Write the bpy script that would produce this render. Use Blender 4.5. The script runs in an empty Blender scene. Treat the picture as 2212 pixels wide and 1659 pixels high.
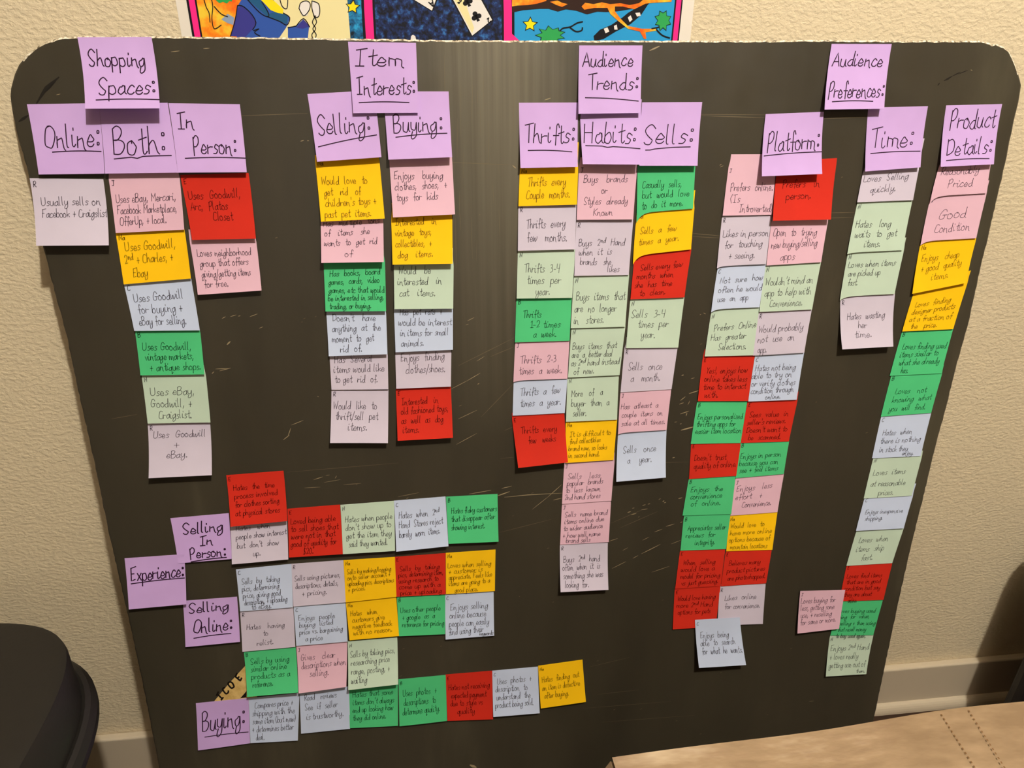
import bpy, bmesh, math, random
from mathutils import Vector, Matrix
random.seed(7)
SC = bpy.context.scene
COL = SC.collection

# ---------------------------------------------------------------- camera
# pose recovered from the 76 mm notes and the board edges (image 2212 x 1659)
F_PX = 1497.16
RV = (-0.3029313, 0.1121330, 0.0231300)          # camera orientation in the board's frame
CB = Vector((0.4496484, 0.1433900, -0.8954609))  # camera position in the board's frame
LEAN = math.radians(8.0)
Z_TOP = 1.215                                    # height of the board's top edge
_v = Vector(RV)
R_CB = Matrix.Rotation(_v.length, 3, _v.normalized())
B2W = Matrix(((1, 0, 0), (0, -math.sin(LEAN), math.cos(LEAN)), (0, -math.cos(LEAN), -math.sin(LEAN))))
def W(bx, by, bz=0.0):
    """board frame (x right, y down the board, z towards the wall) -> world"""
    p = B2W @ Vector((bx, by, bz)); p.z += Z_TOP
    return p
CAM = W(*CB)
R_CW = B2W @ R_CB
cam_d = bpy.data.cameras.new('camera'); cam = bpy.data.objects.new('camera', cam_d); COL.objects.link(cam)
ex, ey, ez = (R_CW @ Vector(a) for a in ((1, 0, 0), (0, 1, 0), (0, 0, 1)))
cam.matrix_world = Matrix(((ex.x, -ey.x, -ez.x, CAM.x), (ex.y, -ey.y, -ez.y, CAM.y), (ex.z, -ey.z, -ez.z, CAM.z), (0, 0, 0, 1)))
cam_d.sensor_width = 36.0; cam_d.lens = 36.0*F_PX/2212.0; cam_d.clip_start = 0.02
SC.camera = cam

# ---------------------------------------------------------------- light and exposure
world = bpy.data.worlds.new('room_air'); SC.world = world; world.use_nodes = True
world.node_tree.nodes['Background'].inputs[0].default_value = (1.0, .82, .6, 1)
world.node_tree.nodes['Background'].inputs[1].default_value = 0.01
def lamp(name, loc, power, radius, col):
    l = bpy.data.lights.new(name, 'POINT'); l.energy = power; l.shadow_soft_size = radius; l.color = col
    o = bpy.data.objects.new(name, l); o.location = loc; COL.objects.link(o); return o
lamp('ceiling_bulb', (1.0, -1.50, 2.87), 232, 0.04, (1.0, .94, .82))
lamp('added_fill_light', (.2, -3.2, 1.5), 12, 0.25, (1.0, .93, .82))  # added fill behind the camera, brightens the lower notes
SC.view_settings.view_transform = 'Standard'; SC.view_settings.look = 'None'
SC.view_settings.gamma = 1; SC.view_settings.use_curve_mapping = False
SC.view_settings.exposure = 0.0

# ---------------------------------------------------------------- helpers
def s2l(c):
    return tuple((x/255/12.92 if x/255 <= .04045 else ((x/255+.055)/1.055)**2.4) for x in c) + (1,)
def px_ray(px, py):
    return R_CW @ Vector((px-1106, py-829.5, F_PX))
def px_board(px, py, bz=0.0):
    d = R_CB @ Vector((px-1106, py-829.5, F_PX)); s = (bz-CB.z)/d.z; p = CB+d*s
    return p.x, p.y
def px_wall(px, py, Y):
    d = px_ray(px, py); p = CAM+d*((Y-CAM.y)/d.y); return p
def px_level(px, py, Z):
    d = px_ray(px, py); p = CAM+d*((Z-CAM.z)/d.z); return p
def mat(name, col, rough=.8, spec=.3, **k):
    m = bpy.data.materials.new(name); m.use_nodes = True
    b = m.node_tree.nodes['Principled BSDF']
    b.inputs['Base Color'].default_value = col; b.inputs['Roughness'].default_value = rough
    b.inputs['Specular IOR Level'].default_value = spec
    return m
def nd(m, t, **k):
    n = m.node_tree.nodes.new(t)
    for a, v in k.items():
        if a.startswith('i_'):
            n.inputs[a[2:].replace('_', ' ')].default_value = v
        else: setattr(n, a, v)
    return n
def lk(m, a, b): m.node_tree.links.new(a, b)
def bsdf(m): return m.node_tree.nodes['Principled BSDF']
def noise_col(m, stops, scale, detail=4, coords='Object', stretch=(1, 1, 1), rough=.6):
    tc = nd(m, 'ShaderNodeTexCoord'); mp = nd(m, 'ShaderNodeMapping'); mp.inputs['Scale'].default_value = stretch
    nz = nd(m, 'ShaderNodeTexNoise'); nz.inputs['Scale'].default_value = scale; nz.inputs['Detail'].default_value = detail
    nz.inputs['Roughness'].default_value = rough
    cr = nd(m, 'ShaderNodeValToRGB')
    lk(m, tc.outputs[coords], mp.inputs[0]); lk(m, mp.outputs[0], nz.inputs['Vector']); lk(m, nz.outputs['Fac'], cr.inputs[0])
    e = cr.color_ramp.elements
    while len(e) < len(stops): e.new(.5)
    for i, (p, c) in enumerate(stops): e[i].position = p; e[i].color = c
    lk(m, cr.outputs[0], bsdf(m).inputs['Base Color'])
    return nz, cr, mp
def bump(m, scale, strength, dist, detail=3, stretch=(1, 1, 1)):
    tc = nd(m, 'ShaderNodeTexCoord'); mp = nd(m, 'ShaderNodeMapping'); mp.inputs['Scale'].default_value = stretch
    nz = nd(m, 'ShaderNodeTexNoise'); nz.inputs['Scale'].default_value = scale; nz.inputs['Detail'].default_value = detail
    b = nd(m, 'ShaderNodeBump'); b.inputs['Strength'].default_value = strength; b.inputs['Distance'].default_value = dist
    lk(m, tc.outputs['Object'], mp.inputs[0]); lk(m, mp.outputs[0], nz.inputs['Vector'])
    lk(m, nz.outputs['Fac'], b.inputs['Height']); lk(m, b.outputs[0], bsdf(m).inputs['Normal'])
def obj(name, verts, faces, m, parent=None, smooth=False, thick=0):
    me = bpy.data.meshes.new(name); me.from_pydata([tuple(v) for v in verts], [], faces); me.update()
    if m: me.materials.append(m)
    if smooth:
        for p in me.polygons: p.use_smooth = True
    o = bpy.data.objects.new(name, me); COL.objects.link(o)
    if parent:
        o.parent = parent
        if parent.location.length: o.matrix_parent_inverse = Matrix.Translation(parent.location).inverted()
    if thick:
        s = o.modifiers.new('thickness', 'SOLIDIFY'); s.thickness = thick; s.offset = -1
        if smooth: es = o.modifiers.new('crease', 'EDGE_SPLIT'); es.split_angle = math.radians(50)
    return o
def tag(o, label, cat, group=None, kind=None):
    if label: o['label'] = label
    if cat: o['category'] = cat
    if group: o['group'] = group
    if kind: o['kind'] = kind
    return o
def struct(o): o['kind'] = 'structure'; return o
def empty(name, loc):
    o = bpy.data.objects.new(name, None); o.empty_display_size = .05; o.location = loc; COL.objects.link(o); return o
def box_vf(x0, x1, y0, y1, z0, z1):
    v = [(x, y, z) for z in (z0, z1) for y in (y0, y1) for x in (x0, x1)]
    return v, [(0, 2, 3, 1), (4, 5, 7, 6), (0, 1, 5, 4), (2, 6, 7, 3), (0, 4, 6, 2), (1, 3, 7, 5)]
def bevel_box(name, x0, x1, y0, y1, z0, z1, m, parent=None, r=.004, seg=2):
    o = obj(name, *box_vf(x0, x1, y0, y1, z0, z1), m, parent)
    b = o.modifiers.new('edges', 'BEVEL'); b.width = r; b.segments = seg
    return o
def catmull(pts, n):
    """smooth polyline; a doubled point is a corner"""
    if len(pts) < 3: return list(pts)
    out = []
    P = [pts[0]]+list(pts)+[pts[-1]]
    for i in range(1, len(P)-2):
        a, b, c, d = P[i-1], P[i], P[i+1], P[i+2]
        if b == c: continue
        if a == b and i > 1: a = b
        for k in range(n):
            t = k/n
            out.append(tuple(.5*((2*b[j])+(-a[j]+c[j])*t+(2*a[j]-5*b[j]+4*c[j]-d[j])*t*t+(-a[j]+3*b[j]-3*c[j]+d[j])*t**3) for j in (0, 1)))
    out.append(pts[-1])
    return out
def ribbon(pts, w, V, Fc, mapf, taper=False):
    """thin strip along a 2-D polyline, mapped to 3-D by mapf"""
    n = len(pts)
    if n < 2: return
    b0 = len(V)
    for i, p in enumerate(pts):
        a = pts[max(i-1, 0)]; c = pts[min(i+1, n-1)]
        dx, dy = c[0]-a[0], c[1]-a[1]; L = math.hypot(dx, dy) or 1e-9
        ww = w*.5
        if taper: ww *= .25+.75*math.sin(math.pi*min(max(i/(n-1), .04), .96))
        nx, ny = -dy/L*ww, dx/L*ww
        ex_ = 0
        if i == 0: ex_ = -.35*w
        if i == n-1: ex_ = .35*w
        px, py = p[0]+dx/L*ex_, p[1]+dy/L*ex_
        V.append(mapf(px+nx, py+ny)); V.append(mapf(px-nx, py-ny))
    for i in range(n-1):
        k = b0+2*i; Fc.append((k, k+1, k+3, k+2))

# single-stroke handwriting: advance width, strokes of (x, y) hex digits, baseline y=4, x-height y=9
GL = {
'a': (5, '48 39 28 18 06 05 14 24 46 49 45 54'), 'b': (5, '0e 04 04 07 29 39 47 46 34 14 05'), 'c': (4.4, '48 39 29 18 06 05 14 34 45'),
'd': (5.2, '48 28 06 05 14 34 47 4e 4e 45 54'), 'e': (4.6, '06 36 47 38 29 18 06 05 14 34 45'), 'f': (3.8, '4c 3e 2d 2b 24 23,08 48'),
'g': (5, '48 39 28 07 05 14 35 49 49 43 31 10 01 14'), 'h': (5, '0e 04 04 07 29 38 45 54'), 'i': (2.6, '09 05 14 25,1b 1c'),
'j': (3, '29 29 22 10 01,2b 2c'), 'k': (4.6, '0e 04 04,48 06 06 35 44'), 'l': (2.6, '0e 05 14'),
'm': (7, '09 04 04 08 28 37 34 34 38 58 67 64 73'), 'n': (5.4, '09 04 04 07 28 38 44 53'), 'o': (4.8, '29 08 05 14 34 46 47 29 28'),
'p': (5, '09 00 00 08 29 39 47 45 24 05'), 'q': (5, '48 28 07 05 14 35 49 49 40 51 62'), 'r': (4, '09 04 04 07 28 38 48'),
's': (4, '48 29 18 17 36 35 24 04'), 't': (3.8, '2d 25 34 45,09 4a'), 'u': (5.2, '09 05 14 34 49 49 45 54'),
'v': (4.6, '09 24 24 49'), 'w': (6.6, '09 05 14 27 38 34 44 67 69'), 'x': (4.6, '09 44,49 04'), 'y': (5, '09 06 15 35 49 49 43 31 10 01 14'),
'z': (4.4, '09 49 49 04 04 44'),
'A': (6.4, '04 3d 3d 64,17 57'), 'B': (5.8, '0d 04 04,0d 2e 4d 4b 29 09 09 39 58 56 34 04'), 'C': (5.6, '5c 3d 1c 08 05 24 44 55'),
'D': (6, '0d 04 04,0c 3d 5b 57 35 04'), 'E': (5.4, '0d 04 04 45,0d 5e,09 39'), 'F': (5.2, '1d 04,0d 6e,09 39'),
'G': (6, '5b 4d 2d 09 05 24 45 48 48 28 68'), 'H': (6.4, '0d 04,5e 54,09 59'), 'I': (5, '2d 24,0d 5e,04 44'), 'J': (5, '3d 36 24 05,0d 5d'),
'K': (5.6, '0d 04,5d 09 09 54'), 'L': (5, '0d 04 04 44 55'), 'M': (7.4, '04 0d 0d 37 37 6d 6d 64'), 'N': (6.2, '04 0d 0d 54 54 5e'),
'O': (6.4, '3d 1c 08 05 24 44 68 6b 4d 2d'), 'P': (5.4, '0d 03,0c 2e 4d 4a 28 08'), 'Q': (6.4, '3d 1c 08 05 24 44 68 6b 4d 3d,35 63'),
'R': (5.6, '0d 04,0c 2e 4d 4a 28 09 09 54'), 'S': (5.4, '5c 3e 1d 0b 19 37 46 34 14 05'), 'T': (6, '3d 34,0d 6e'),
'U': (6, '0d 06 14 34 56 5d'), 'V': (6, '0d 34 34 6d'), 'W': (8, '0d 14 14 3b 3b 54 54 7e'), 'Y': (5.6, '0d 29 29 5d,29 24'),
'0': (5, '2d 09 05 24 46 4b 2d'), '1': (3.4, '0b 2d 2d 24,04 44'), '2': (5, '0b 1d 3d 4b 38 04 04 45'), '3': (4.8, '0c 2d 3b 29 19 29 47 35 04'),
'4': (5.6, '0d 08 08 48,4d 43'), '.': (2.6, '04 14 15 05'), ',': (2.6, '15 02'), ':': (3, '15 25 26 16 15,1a 2a 2b 1b 1a'), "'": (1.8, '1e 1b'), '+': (5, '2a 24,07 47'),
'/': (4, '02 4e'), '!': (2.6, '1e 17,14 15'), '(': (3, '2e 09 08 23'), ')': (3, '0e 29 28 03'), '-': (4, '07 37'), '$': (5.4, '4c 2d 1a 38 45 24 04,2e 23'), '*': (3, '0c 0d 1d'),
}
def text_strokes(txt, n=3):
    """-> list of polylines in glyph units (baseline 0, cap height 9) and the total width"""
    x = 0; out = []; up = False
    for ch in txt:
        if ch == '^': up = not up; continue
        if ch == ' ': x += 4.2; continue
        w, st = GL[ch]; k = .72 if up else 1; dy = 4.2 if up else 0
        jx, jy, sl = random.uniform(-.25, .25), random.uniform(-.35, .35), random.uniform(.02, .14)
        for s in st.split(','):
            pts = [(int(q[0], 16), int(q[1], 16)-4) for q in s.split()]
            pts = catmull(pts, n)
            out.append([(x+jx+(px_+py_*sl)*k, (py_+jy)*k+dy) for px_, py_ in pts])
        x += (w+.7)*k
    return out, max(x-.7, 1)
# column | paper | quad TLx TLy TRx TRy BRx BRy BLx BLy | lift mm, opts | v1 pitch cap initial | lines  (u0-u1[@v[^cap]] text)
# opts: x = runs on upwards under the note above, bN = base height in 0.1 mm, dN = bottom-left corner droops N px
NOTES = r'''
SS|P|167 80.5 327 80 345 234 184 235|13 b12|42 0 21|10-87@.40^.21 Shopping;19-97@.80^.22 Spaces:;_15-100@.875
SH|P|58 225 213 223 226 375 83.5 377|4|60 0 30|16-97@.62^.30 Online:;_25-97@.68
SH|P|213 223 362 222 384 373 227 375|5 b2|60 0 33|15-88@.72^.36 Both:;_14-94@.79@.75
SH|P|364 223 518 225 533 372 384 373|5 b4|34 0 20|8-32@.36^.22 In;27-88@.72^.24 Person:;_13-100@.79
ON|R|64 385 223 387 235 530 78 531|9|40 18 11 R|11-92 Usually sells on;11-100 Facebook + Craigslist
BO|J|235 387 388 382 398 496 250 503.5|3 x|44 21 14 J|6-92 Uses eBay, Mercari,;6-92 Facebook Marketplace,;8-76 OfferUp, + local.
BO|Y|250 505 399 497 412.6 601.6 267 614.5|3 x|35 25 16 Na|10-84 Uses Goodwill,;7-78 2^nd^ + Charles, +;16-38@.88 Ebay
BO|C|268 615 413 602.5 431.6 713.7 290 715|3 x|38 25 16 C|9-84 Uses Goodwill;12-80 for buying +;10-82 eBay for selling.
BO|B|292 716.5 432.5 714.6 441.6 808.8 303.4 811|3 x|42 24 16 B|8-84 Uses Goodwill,;10-86 vintage markets,;16-96 + antique shops.
BO|N|305.8 811.7 444.5 808 454.6 912.7 319 915|3 x|42 24 15 N|10-80 Uses eBay,;9-74 Goodwill, +;19-72 Craigslist.
BO|R|319 915.8 454 915 457.4 1026.7 321 1033|9 x|27 19 12 R|8-92 Uses  Goodwill;40-50 +;28-62 eBay.
IP|E|389.6 381 537.6 376.8 552.7 515.6 414.8 518.4|5 x|36 17 12 E|6-84 Uses  Goodwill,;6-62 Arc,  Platos;38-68 Closet
IP|J|409 517 553 516 564.8 627.7 427.5 637|6 x|31 19 12|8-90 Loves neighborhood;10-84 group that offers;10-86 giving/getting items;12-50 for free.
IH|P|751.6 90 898.6 92.6 904 243.6 763 244.5|3 b12|0 0 0|9-80@.33^.22 Item;8-97@.74^.23 Interests:;_10-86@.85
ISH|P|664 203 809 195 824 339.5 685 349.4|6|0 0 0|8-88@.60^.27 Selling:;_5-96@.78@.66
ISH|P|827.5 197.5 969 197.5 976.7 339.5 839 345|8 b2|0 0 0|12-88@.60^.25 Buying:;_14-94@.67@.63
SE|Y|680 340 819 340 831 472 693.3 479|6 x|42 17.5 11 Na|6-78 Would  love  to;9-66 get   rid   of;9-90 children's toys +;7-80 past  pet  items.
SE|J|693 480 828 473 829 566 694 568|8 x|11 24 14|4-94 Has  multiple  tons;6-78 of   items   she;5-90 wants  to  get  rid;38-50@.86 of
SE|B|699 569.6 831.7 565 834 672 703 673|5 x|27 17 11|9-92 Has  books,  board;7-90 games,  cards,  video;7-98 games, etc that would;5-97 be interested in selling,;7-76 trading, or buying.
SE|C|705 675 834 674 837 765 710 769.7|5 x|20 24 15|10-82 Doesn't   have;8-90 anything  at  the;7-78 moment  to  get;20-58 rid  of.
SE|R|712 770 837.5 766 839 841 716 842|2 x|20 29 19|8-74 Has  Several;6-94 items would like;7-82 to get  rid  of.
SE|R|716 842 839 842 838 957.4 713 957|8|37 20 13 R|4-80 Would  like  to;8-82 thrift/sell  pet;30-64 items.
BU|J|840.7 345 976.7 342 983 463 849 469.6|6 x|34 19 12|6-84 Enjoys   buying;6-90 clothes,  shoes,  +;7-74 toys  for  kids
BU|Y|845 470 977 465 978 569.6 848 571.8|7 x|17 23 13|6-74 Interested   in;5-66 vintage  toys,;6-66 collectibles,  +;9-68 dog   items.
BU|N|850.7 572 980 570 979 666.7 852 667.7|5 x|21 25 15|8-62 Would   be;6-80 interested   in;9-70 cat   items.
BU|C|851 669.5 978.5 669 978.5 755.6 854.4 761|4 x|12 25 15|10-82 Has  pet  rats  +;7-98 would be interest;9-92 in items for small;10-50 animals.
BU|R|853.7 762 975 757 974 835 856 840|3 x|25 33 20|10-88 Enjoys  finding;18-90 clothes/shoes.
BU|E|855 841 974 835 978.5 946 859 952|8 x|32 18 12 E|10-76 Interested   in;8-94 old fashioned toys,;8-84 as  well  as  dog;10-40 items.
AH|P|1251 98 1388 98 1384 244 1249.4 246|5 b12|0 0 0|6-86@.31^.20 Audience;15-96@.64^.22 Trends:;_11-96@.76@.82
ASH|P|1121 222 1249 221.4 1248 360.7 1124.4 362.8|7|0 0 0|8-96@.62^.27 Thrifts:;_14-90@.73@.76
ASH|P|1253 254 1385 254 1382 355.6 1259 354.6|9 b5 x|0 0 0|5-94@.53^.40 Habits:;_7-100@.60@.66
ASH|P|1387 221 1517 220.4 1507 358 1381 358|7 b3|0 0 0|6-92@.65^.28 Sells:;_10-86@.75@.70
TH|Y|1122.8 363.6 1249 363 1246 442 1120 445.5|3 x|48 33 21 Na|14-80 Thrifts  every;13-88 Couple  months.
TH|R|1119.7 446 1245 442.5 1242.7 538.8 1118.7 541.8|3 x|50 30 18 R|14-82 Thrifts  every;16-86 few   months.
TH|N|1118.7 543 1243 540 1236 643.3 1116 645|3 x|45 24 16 N|12-75 Thrifts  3-4;18-78 times  per;34-60 year.
TH|B|1115.6 645.4 1235 644 1230.4 736 1112.5 739.6|2 x|44 23 15 B|13-46 Thrifts;27-82 1-2 times;33-76 a  week.
TH|J|1113 740.7 1230 737.6 1225.7 818 1109 822|2 x d5|55 29 18 J|11-78 Thrifts  2-3;10-90 times  a  week.
TH|C|1109.5 825.7 1225.7 819 1220 892.3 1107.4 898|2 x|42 33 20|13-88 Thrifts  a  few;14-92 times  a  year.
TH|E|1105.4 898.9 1219 893.3 1227 998.8 1119.7 1011|9 b8 x|36 20 12 E|14-84 Thrifts  every;26-80 few   weeks
HA|J|1251 357.4 1377 357.4 1367.7 474 1246 475|3 x|31 20.5 12 J|9-85 Buys   brands;41-51 or;11-88 Styles  already;29-63 Known
HA|R|1245 476.3 1368 475 1358.4 594 1240.6 596|2 x|46 17 11 R|6-89 Buys  2^nd^  Hand;7-66 when  it  is;10-66 brands   she;60-82@.94 likes
HA|N|1240 596.8 1359 595 1350.7 705.8 1233 709|2 x|46 23 14 N|7-96 Buys  items  that;5-82 are  no  longer;5-60 in   stores.
HA|N|1234.5 709 1351 706 1338.4 810.3 1227 815.5|2 x|43 17 12 N|5-88 Buys  items  that;5-82 are  a  better deal;4-97 as 2^nd^ hand instead;11-50 of  new.
HA|N|1226 815.5 1337 810.3 1333 906.6 1222.8 911|2 x|44 22 14 N|9-70 More   of   a;9-84 buyer  than  a;13-40 seller.
HA|Y|1222 910.7 1333 908 1325.7 993.7 1222 1000|2 x|37 17 11 Na|8-90 It is difficult to;8-70 find collectibles;6-84 brand new, so looks;6-70 in second hand.
HA|J|1219 1000.9 1327.7 994.7 1320.5 1081.8 1214 1089|1 x|39 17 12 J|9-74 Sells   less;8-80 popular  brands;6-76 to  less  known;5-77 2nd hand stores
HA|J|1214 1089.6 1320 1082.4 1315 1171 1209.8 1176.8|1 x|32 17 11 J|8-94 Sells  name brand;7-88 items online due;6-86 to wider audience;5-82@.83 + how well name;12-62@.96 brand sells
HA|R|1209.4 1176.8 1313 1172.5 1314.4 1274.2 1211 1279.4|8|39 17.5 12 R|8-84 Buys  2^nd^  hand;6-84 often  when  it  is;7-90 something she was;10-60 looking  for.
SL|B|1377.3 359.5 1502 359.5 1497 450.7 1376 460|2 x d24|47 22 14|9-78 Casually  sells,;9-92 but  would  love;9-82 to  do  it  more.
SL|Y|1375 461 1500 450 1492.7 538.8 1368 552|2 x d23|50 26 14 Na|9-72 Sells  a  few;8-78 times  a  year.
SL|E|1371 551 1493.3 539.8 1478.3 642.3 1362 646.8|2 x|36 19 12 E|13-88 Sells every few;8-74 months  when;6-74 she  has  time;16-64 to  clean.
SL|N|1361.5 647.4 1478.3 644 1465 751 1352.3 752|2 x|37 21 14 N|5-68 Sells  3-4;19-76 times  per;27-54 year.
SL|R|1349 753 1463.4 753 1450.7 841 1340.4 847.6|1 x|50 27 16 R|11-76 Sells  once;18-76 a   month.
SL|J|1340 848.3 1450 842 1440 928.8 1335 935|2 x d5|41 21 12 J|3-78 Has  atleast  a;6-88 couple  items  on;6-96 sale at all times.
SL|C|1335 938 1439.8 930 1438.4 1031.6 1331.4 1040.8|7 x|42 22 13|13-80 Sells   once;22-72 a    year.
PH|P|1796.6 94.7 1926.4 95 1910.4 235 1781 236.6|7 b12|0 0 0|6-90@.33^.20 Audience;5-97@.82^.23 Preferences:;_12-80@.88
PSH|P|1654 246.5 1779.8 241.4 1776 375.7 1646 381|9 b12|0 0 0|8-96@.60^.28 Platform:;_3-100@.67@.64
PSH|P|1875.6 232.5 2004.6 229.3 1988 361.5 1869.4 370.4|5|0 0 0|8-84@.64^.29 Time:;_9-97@.72@.73
PSH|P|2044 227.7 2165 224.5 2147 354.9 2032 360.5|6|0 0 0|12-94@.38^.29 Product;10-94@.82^.26 Details:;_10-90@.90
PL|J|1574 359.6 1676.7 358.8 1668 463.8 1561 466|2 x|49 24 14 J|10-98 Prefers  online.;12-32 (Is;32-100@.93 Introverted)
PL|E|1680 352 1808 345.5 1795 474.3 1669.7 476.8|6 b9 x|43 21 12|13-76 Prefers   in;20-64 person.
PL|R|1560 467 1667.6 464.6 1654.8 570.4 1549 575|2 x d6|42 22 13 R|6-98 Likes in person;12-88 for  touching;22-76 + seeing.
PL|J|1666.5 477 1789 474.8 1773.9 566.4 1655.6 573.5|2 x|34 28 16|6-84 Open  to  trying;5-88 new buying/selling;24-50 apps
PL|C|1550 580 1654.6 570 1641 663.7 1536.6 668|2 x d9|38 22 13 C|10-98 Not  sure  how;9-100 often he would;10-74 use  an  app
PL|N|1653 575 1773.7 566 1754.3 668.5 1640.4 674|2 x|42 24 14 N|5-92 Wouldn't mind an;6-92 app to help with;18-80 Convenience.
PL|N|1536 676.6 1640.8 664.4 1626.8 767.5 1522.4 770|2 x|42 22 13 N|12-98 Prefers  Online;8-80 Has  greater;26-84 Selections.
PL|R|1638 676.6 1753.6 669 1737.3 762 1626.8 768.2|2 x|46 24 15 R|5-90 Would probably;6-76 not  use  an;8-26 app.
PL|E|1518.5 770 1630.5 768.3 1616 866 1507.5 866.7|2 x|38 18 12 E|10-90 Yes!, enjoys how;8-92 online takes less;8-92 time to interact;12-40 with.
PL|C|1631 768.6 1737 762.6 1721 863.4 1616.4 867.4|2 x|34 16.5 12 C|5-88 Hates not being;0-82 able to try on;2-92 or verify clothes;3-90 condition through;34-66@.96^.09 online.
PL|B|1506 867.4 1614.2 866.7 1600 957 1492 959|1 x|42 17 12 B|6-96 Enjoys personalized;6-84 thrifting apps for;6-98 easier item location
PL|E|1614.6 868 1723 864 1704 953.6 1600 957|1 x|38 18.5 12 E|9-88 Sees  value  in;7-86 seller's reviews.;8-92 Doesn't want to;14-82 be  scammed.
PL|E|1493 958.8 1600.5 957.4 1590.4 1028 1488.5 1034.7|1 x|48 24 16 E|9-74 Doesn't  trust;9-98 quality of online.
PL|B|1599.8 956.6 1704.4 953.7 1693 1024 1589 1033|1 x|46 20 14 B|4-88 Enjoys in person;4-84 because you can;6-86 see + feel items
PL|B|1487.7 1035.5 1589 1030.4 1579.6 1110.7 1474.4 1114|1 x|36 19 13 B|9-76 Enjoys  the;10-76 convenience;14-76 of  online.
PL|J|1588 1038 1693.4 1024 1679.4 1106.3 1578 1114|1 x|33 23 14 J|6-80 Enjoys   less;6-62 effort   +;22-84 Convenience.
PL|B|1477 1116.7 1578 1111.4 1568.4 1186 1470 1189.4|1 x|41 22 14 B|11-94 Appreciates seller;9-72 reviews  for;30-74 integrity.
PL|Y|1575 1116.4 1679.4 1106.3 1668.4 1187.6 1569 1191|1 x|34 20 12 Na|5-76 Would  love  to;5-94 have more online;4-92 options because of;8-88 mountain locations
PL|E|1469 1190 1566.6 1187 1557 1265.8 1458.6 1272|1 x|38 18 12 E|11-82 When  selling;8-82 would love a;9-96 model for pricing;12-94 vs just guessing.
PL|E|1567.5 1192.5 1667 1189 1655 1260 1557.5 1266.7|1 x|40 22 13 E|11-80 Believes many;9-92 product pictures;12-96 are photoshopped.
PL|E|1457.5 1273 1556.6 1267 1546 1354 1453.5 1359.8|2 x|30 17 11 E|8-92 Would love having;7-88 more 2^nd^ Hand;10-84 options for pets
PL|R|1554.8 1268.5 1654 1260.7 1648 1348 1550 1351|2 x|36 22 12 R|13-82 Likes  online;14-92 for convenience.
PL|C|1501.4 1339 1598.2 1333.6 1611.8 1436.7 1510 1442.7|9 b28|41 16.5 12 C|10-72 Enjoys  being;9-84 able  to  search;10-98 for  what  he  wants.
TI|R|1864 371 1985 362.5 1972.4 432.3 1851.7 437|2 x|34 36 20|4-84 Loves  Selling;20-66 quickly.
TI|N|1852 437.8 1971 433 1949.7 540.5 1830.6 546|2 x d4|50 20 13 N|6-70 Hates   long;8-84 waits  to  get;28-58 items.
TI|N|1831 549 1952.8 540.5 1932.5 634.9 1815.4 641|2 x d11|32 21 13 N|5-90 Loves when items;8-66 are picked up;10-28 fast.
TI|R|1815.4 645.8 1933.5 634.9 1929.8 748.5 1819.6 754.8|9 x|43 18 12 R|13-84 Hates  wasting;34-50 her;26-60 time.
PR|J|2027 361 2139.4 356 2130.7 417.4 2011 424|2 x d18|28 44 24|8-80 Reasonably;27-72 Priced
PR|J|2010 425 2131.5 417.4 2108.8 514.6 1990 521|2 x d11|52 30 20 J|24-72 Good;21-84^.17 Condition
PR|Y|1988 527 2109 515.4 2086.8 611.3 1970.8 634.9|4 x|37 21 13 Na|8-76 Enjoys   cheap;10-84 + good  quality;32-64 items.
PR|Y|1972.4 636 2089.7 612 2059 711 1949 716|2 x|37 19 12|11-78 Loves  finding;9-90 designer products;8-90 at a fraction of;14-66 the   price.
PR|B|1949 715 2059 711 2033.5 806.5 1922 812|1 x|41 18 12 B|10-96 Loves finding used;9-84 items similar to;12-90 what she already;20-34 has.
PR|B|1925.5 810.4 2035 807.5 2011.6 892 1902.7 900|1 x|46 21 13 B|17-78 Loves   not;15-92 knowing  what;13-86 you  will  find.
PR|C|1903.5 899.8 2011.6 892.2 1988.8 985 1883.8 990|1 x|46 20 12 C|11-70 Hates  when;10-92 there is nothing;12-70 in stock they;60-84@.96^.09 enjoy.
PR|N|1886.7 988.4 1991.8 985.6 1969.6 1070.8 1865.7 1077|1 x|44 27 13 N|8-74 Loves  items;8-80 at reasonable;28-60@.94 prices.
PR|C|1867.4 1075.8 1972.2 1070.8 1952.3 1141.5 1849 1147|2 x|50 20 12 C|10-88 Enjoys inexpensive;13-50 shipping.
PR|N|1849 1150 1952 1142 1927.4 1216.4 1828.3 1222.4|1 x|32 27 15|12-74 Loves  when;12-72 items  ship;28-54 fast.
PR|E|1829 1221 1927.5 1217 1908.4 1295.9 1813 1299|1 x|36 17 11 E|6-84 Loves find items;8-84 that are in good;6-86 condition but say;8-70 they are about;20-40 online.
PR|B|1812 1299 1907.3 1296 1886.5 1372 1793.7 1373|1 x|34 18 11|4-90 Loves buying used;6-80 being  for  value,;6-98 reselling + then using;14-80 that resell money;14-84 to buy used again.
PR|J|1728.7 1276.8 1826 1274 1812.7 1358.7 1722.4 1368.4|3 b28|30 17 12 J|4-82 Loves buying for;5-82 less, getting some;6-78 use, + reselling;6-90 for same or more.
PR|N|1792.8 1373.8 1886.8 1372.5 1871.3 1456.2 1784 1461.6|4 x|38 21 13 N|6-96 Enjoys 2^nd^ Hand;6-74 + loves really;6-94 getting use out of;74-96@.95^.08 them.
EX|P|368 1119.4 494 1108.5 501 1207.5 385 1217|3|0 0 0|17-88@.38^.22 Selling;44-68@.66^.19 In;24-90@.92^.21 Person:;_24-90@.99@.955
EX|P|269 1206 398 1197 402.7 1305 278 1317|4 b30|0 0 0|8-98@.46^.25 Experience:;_7-98@.51@.48
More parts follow.
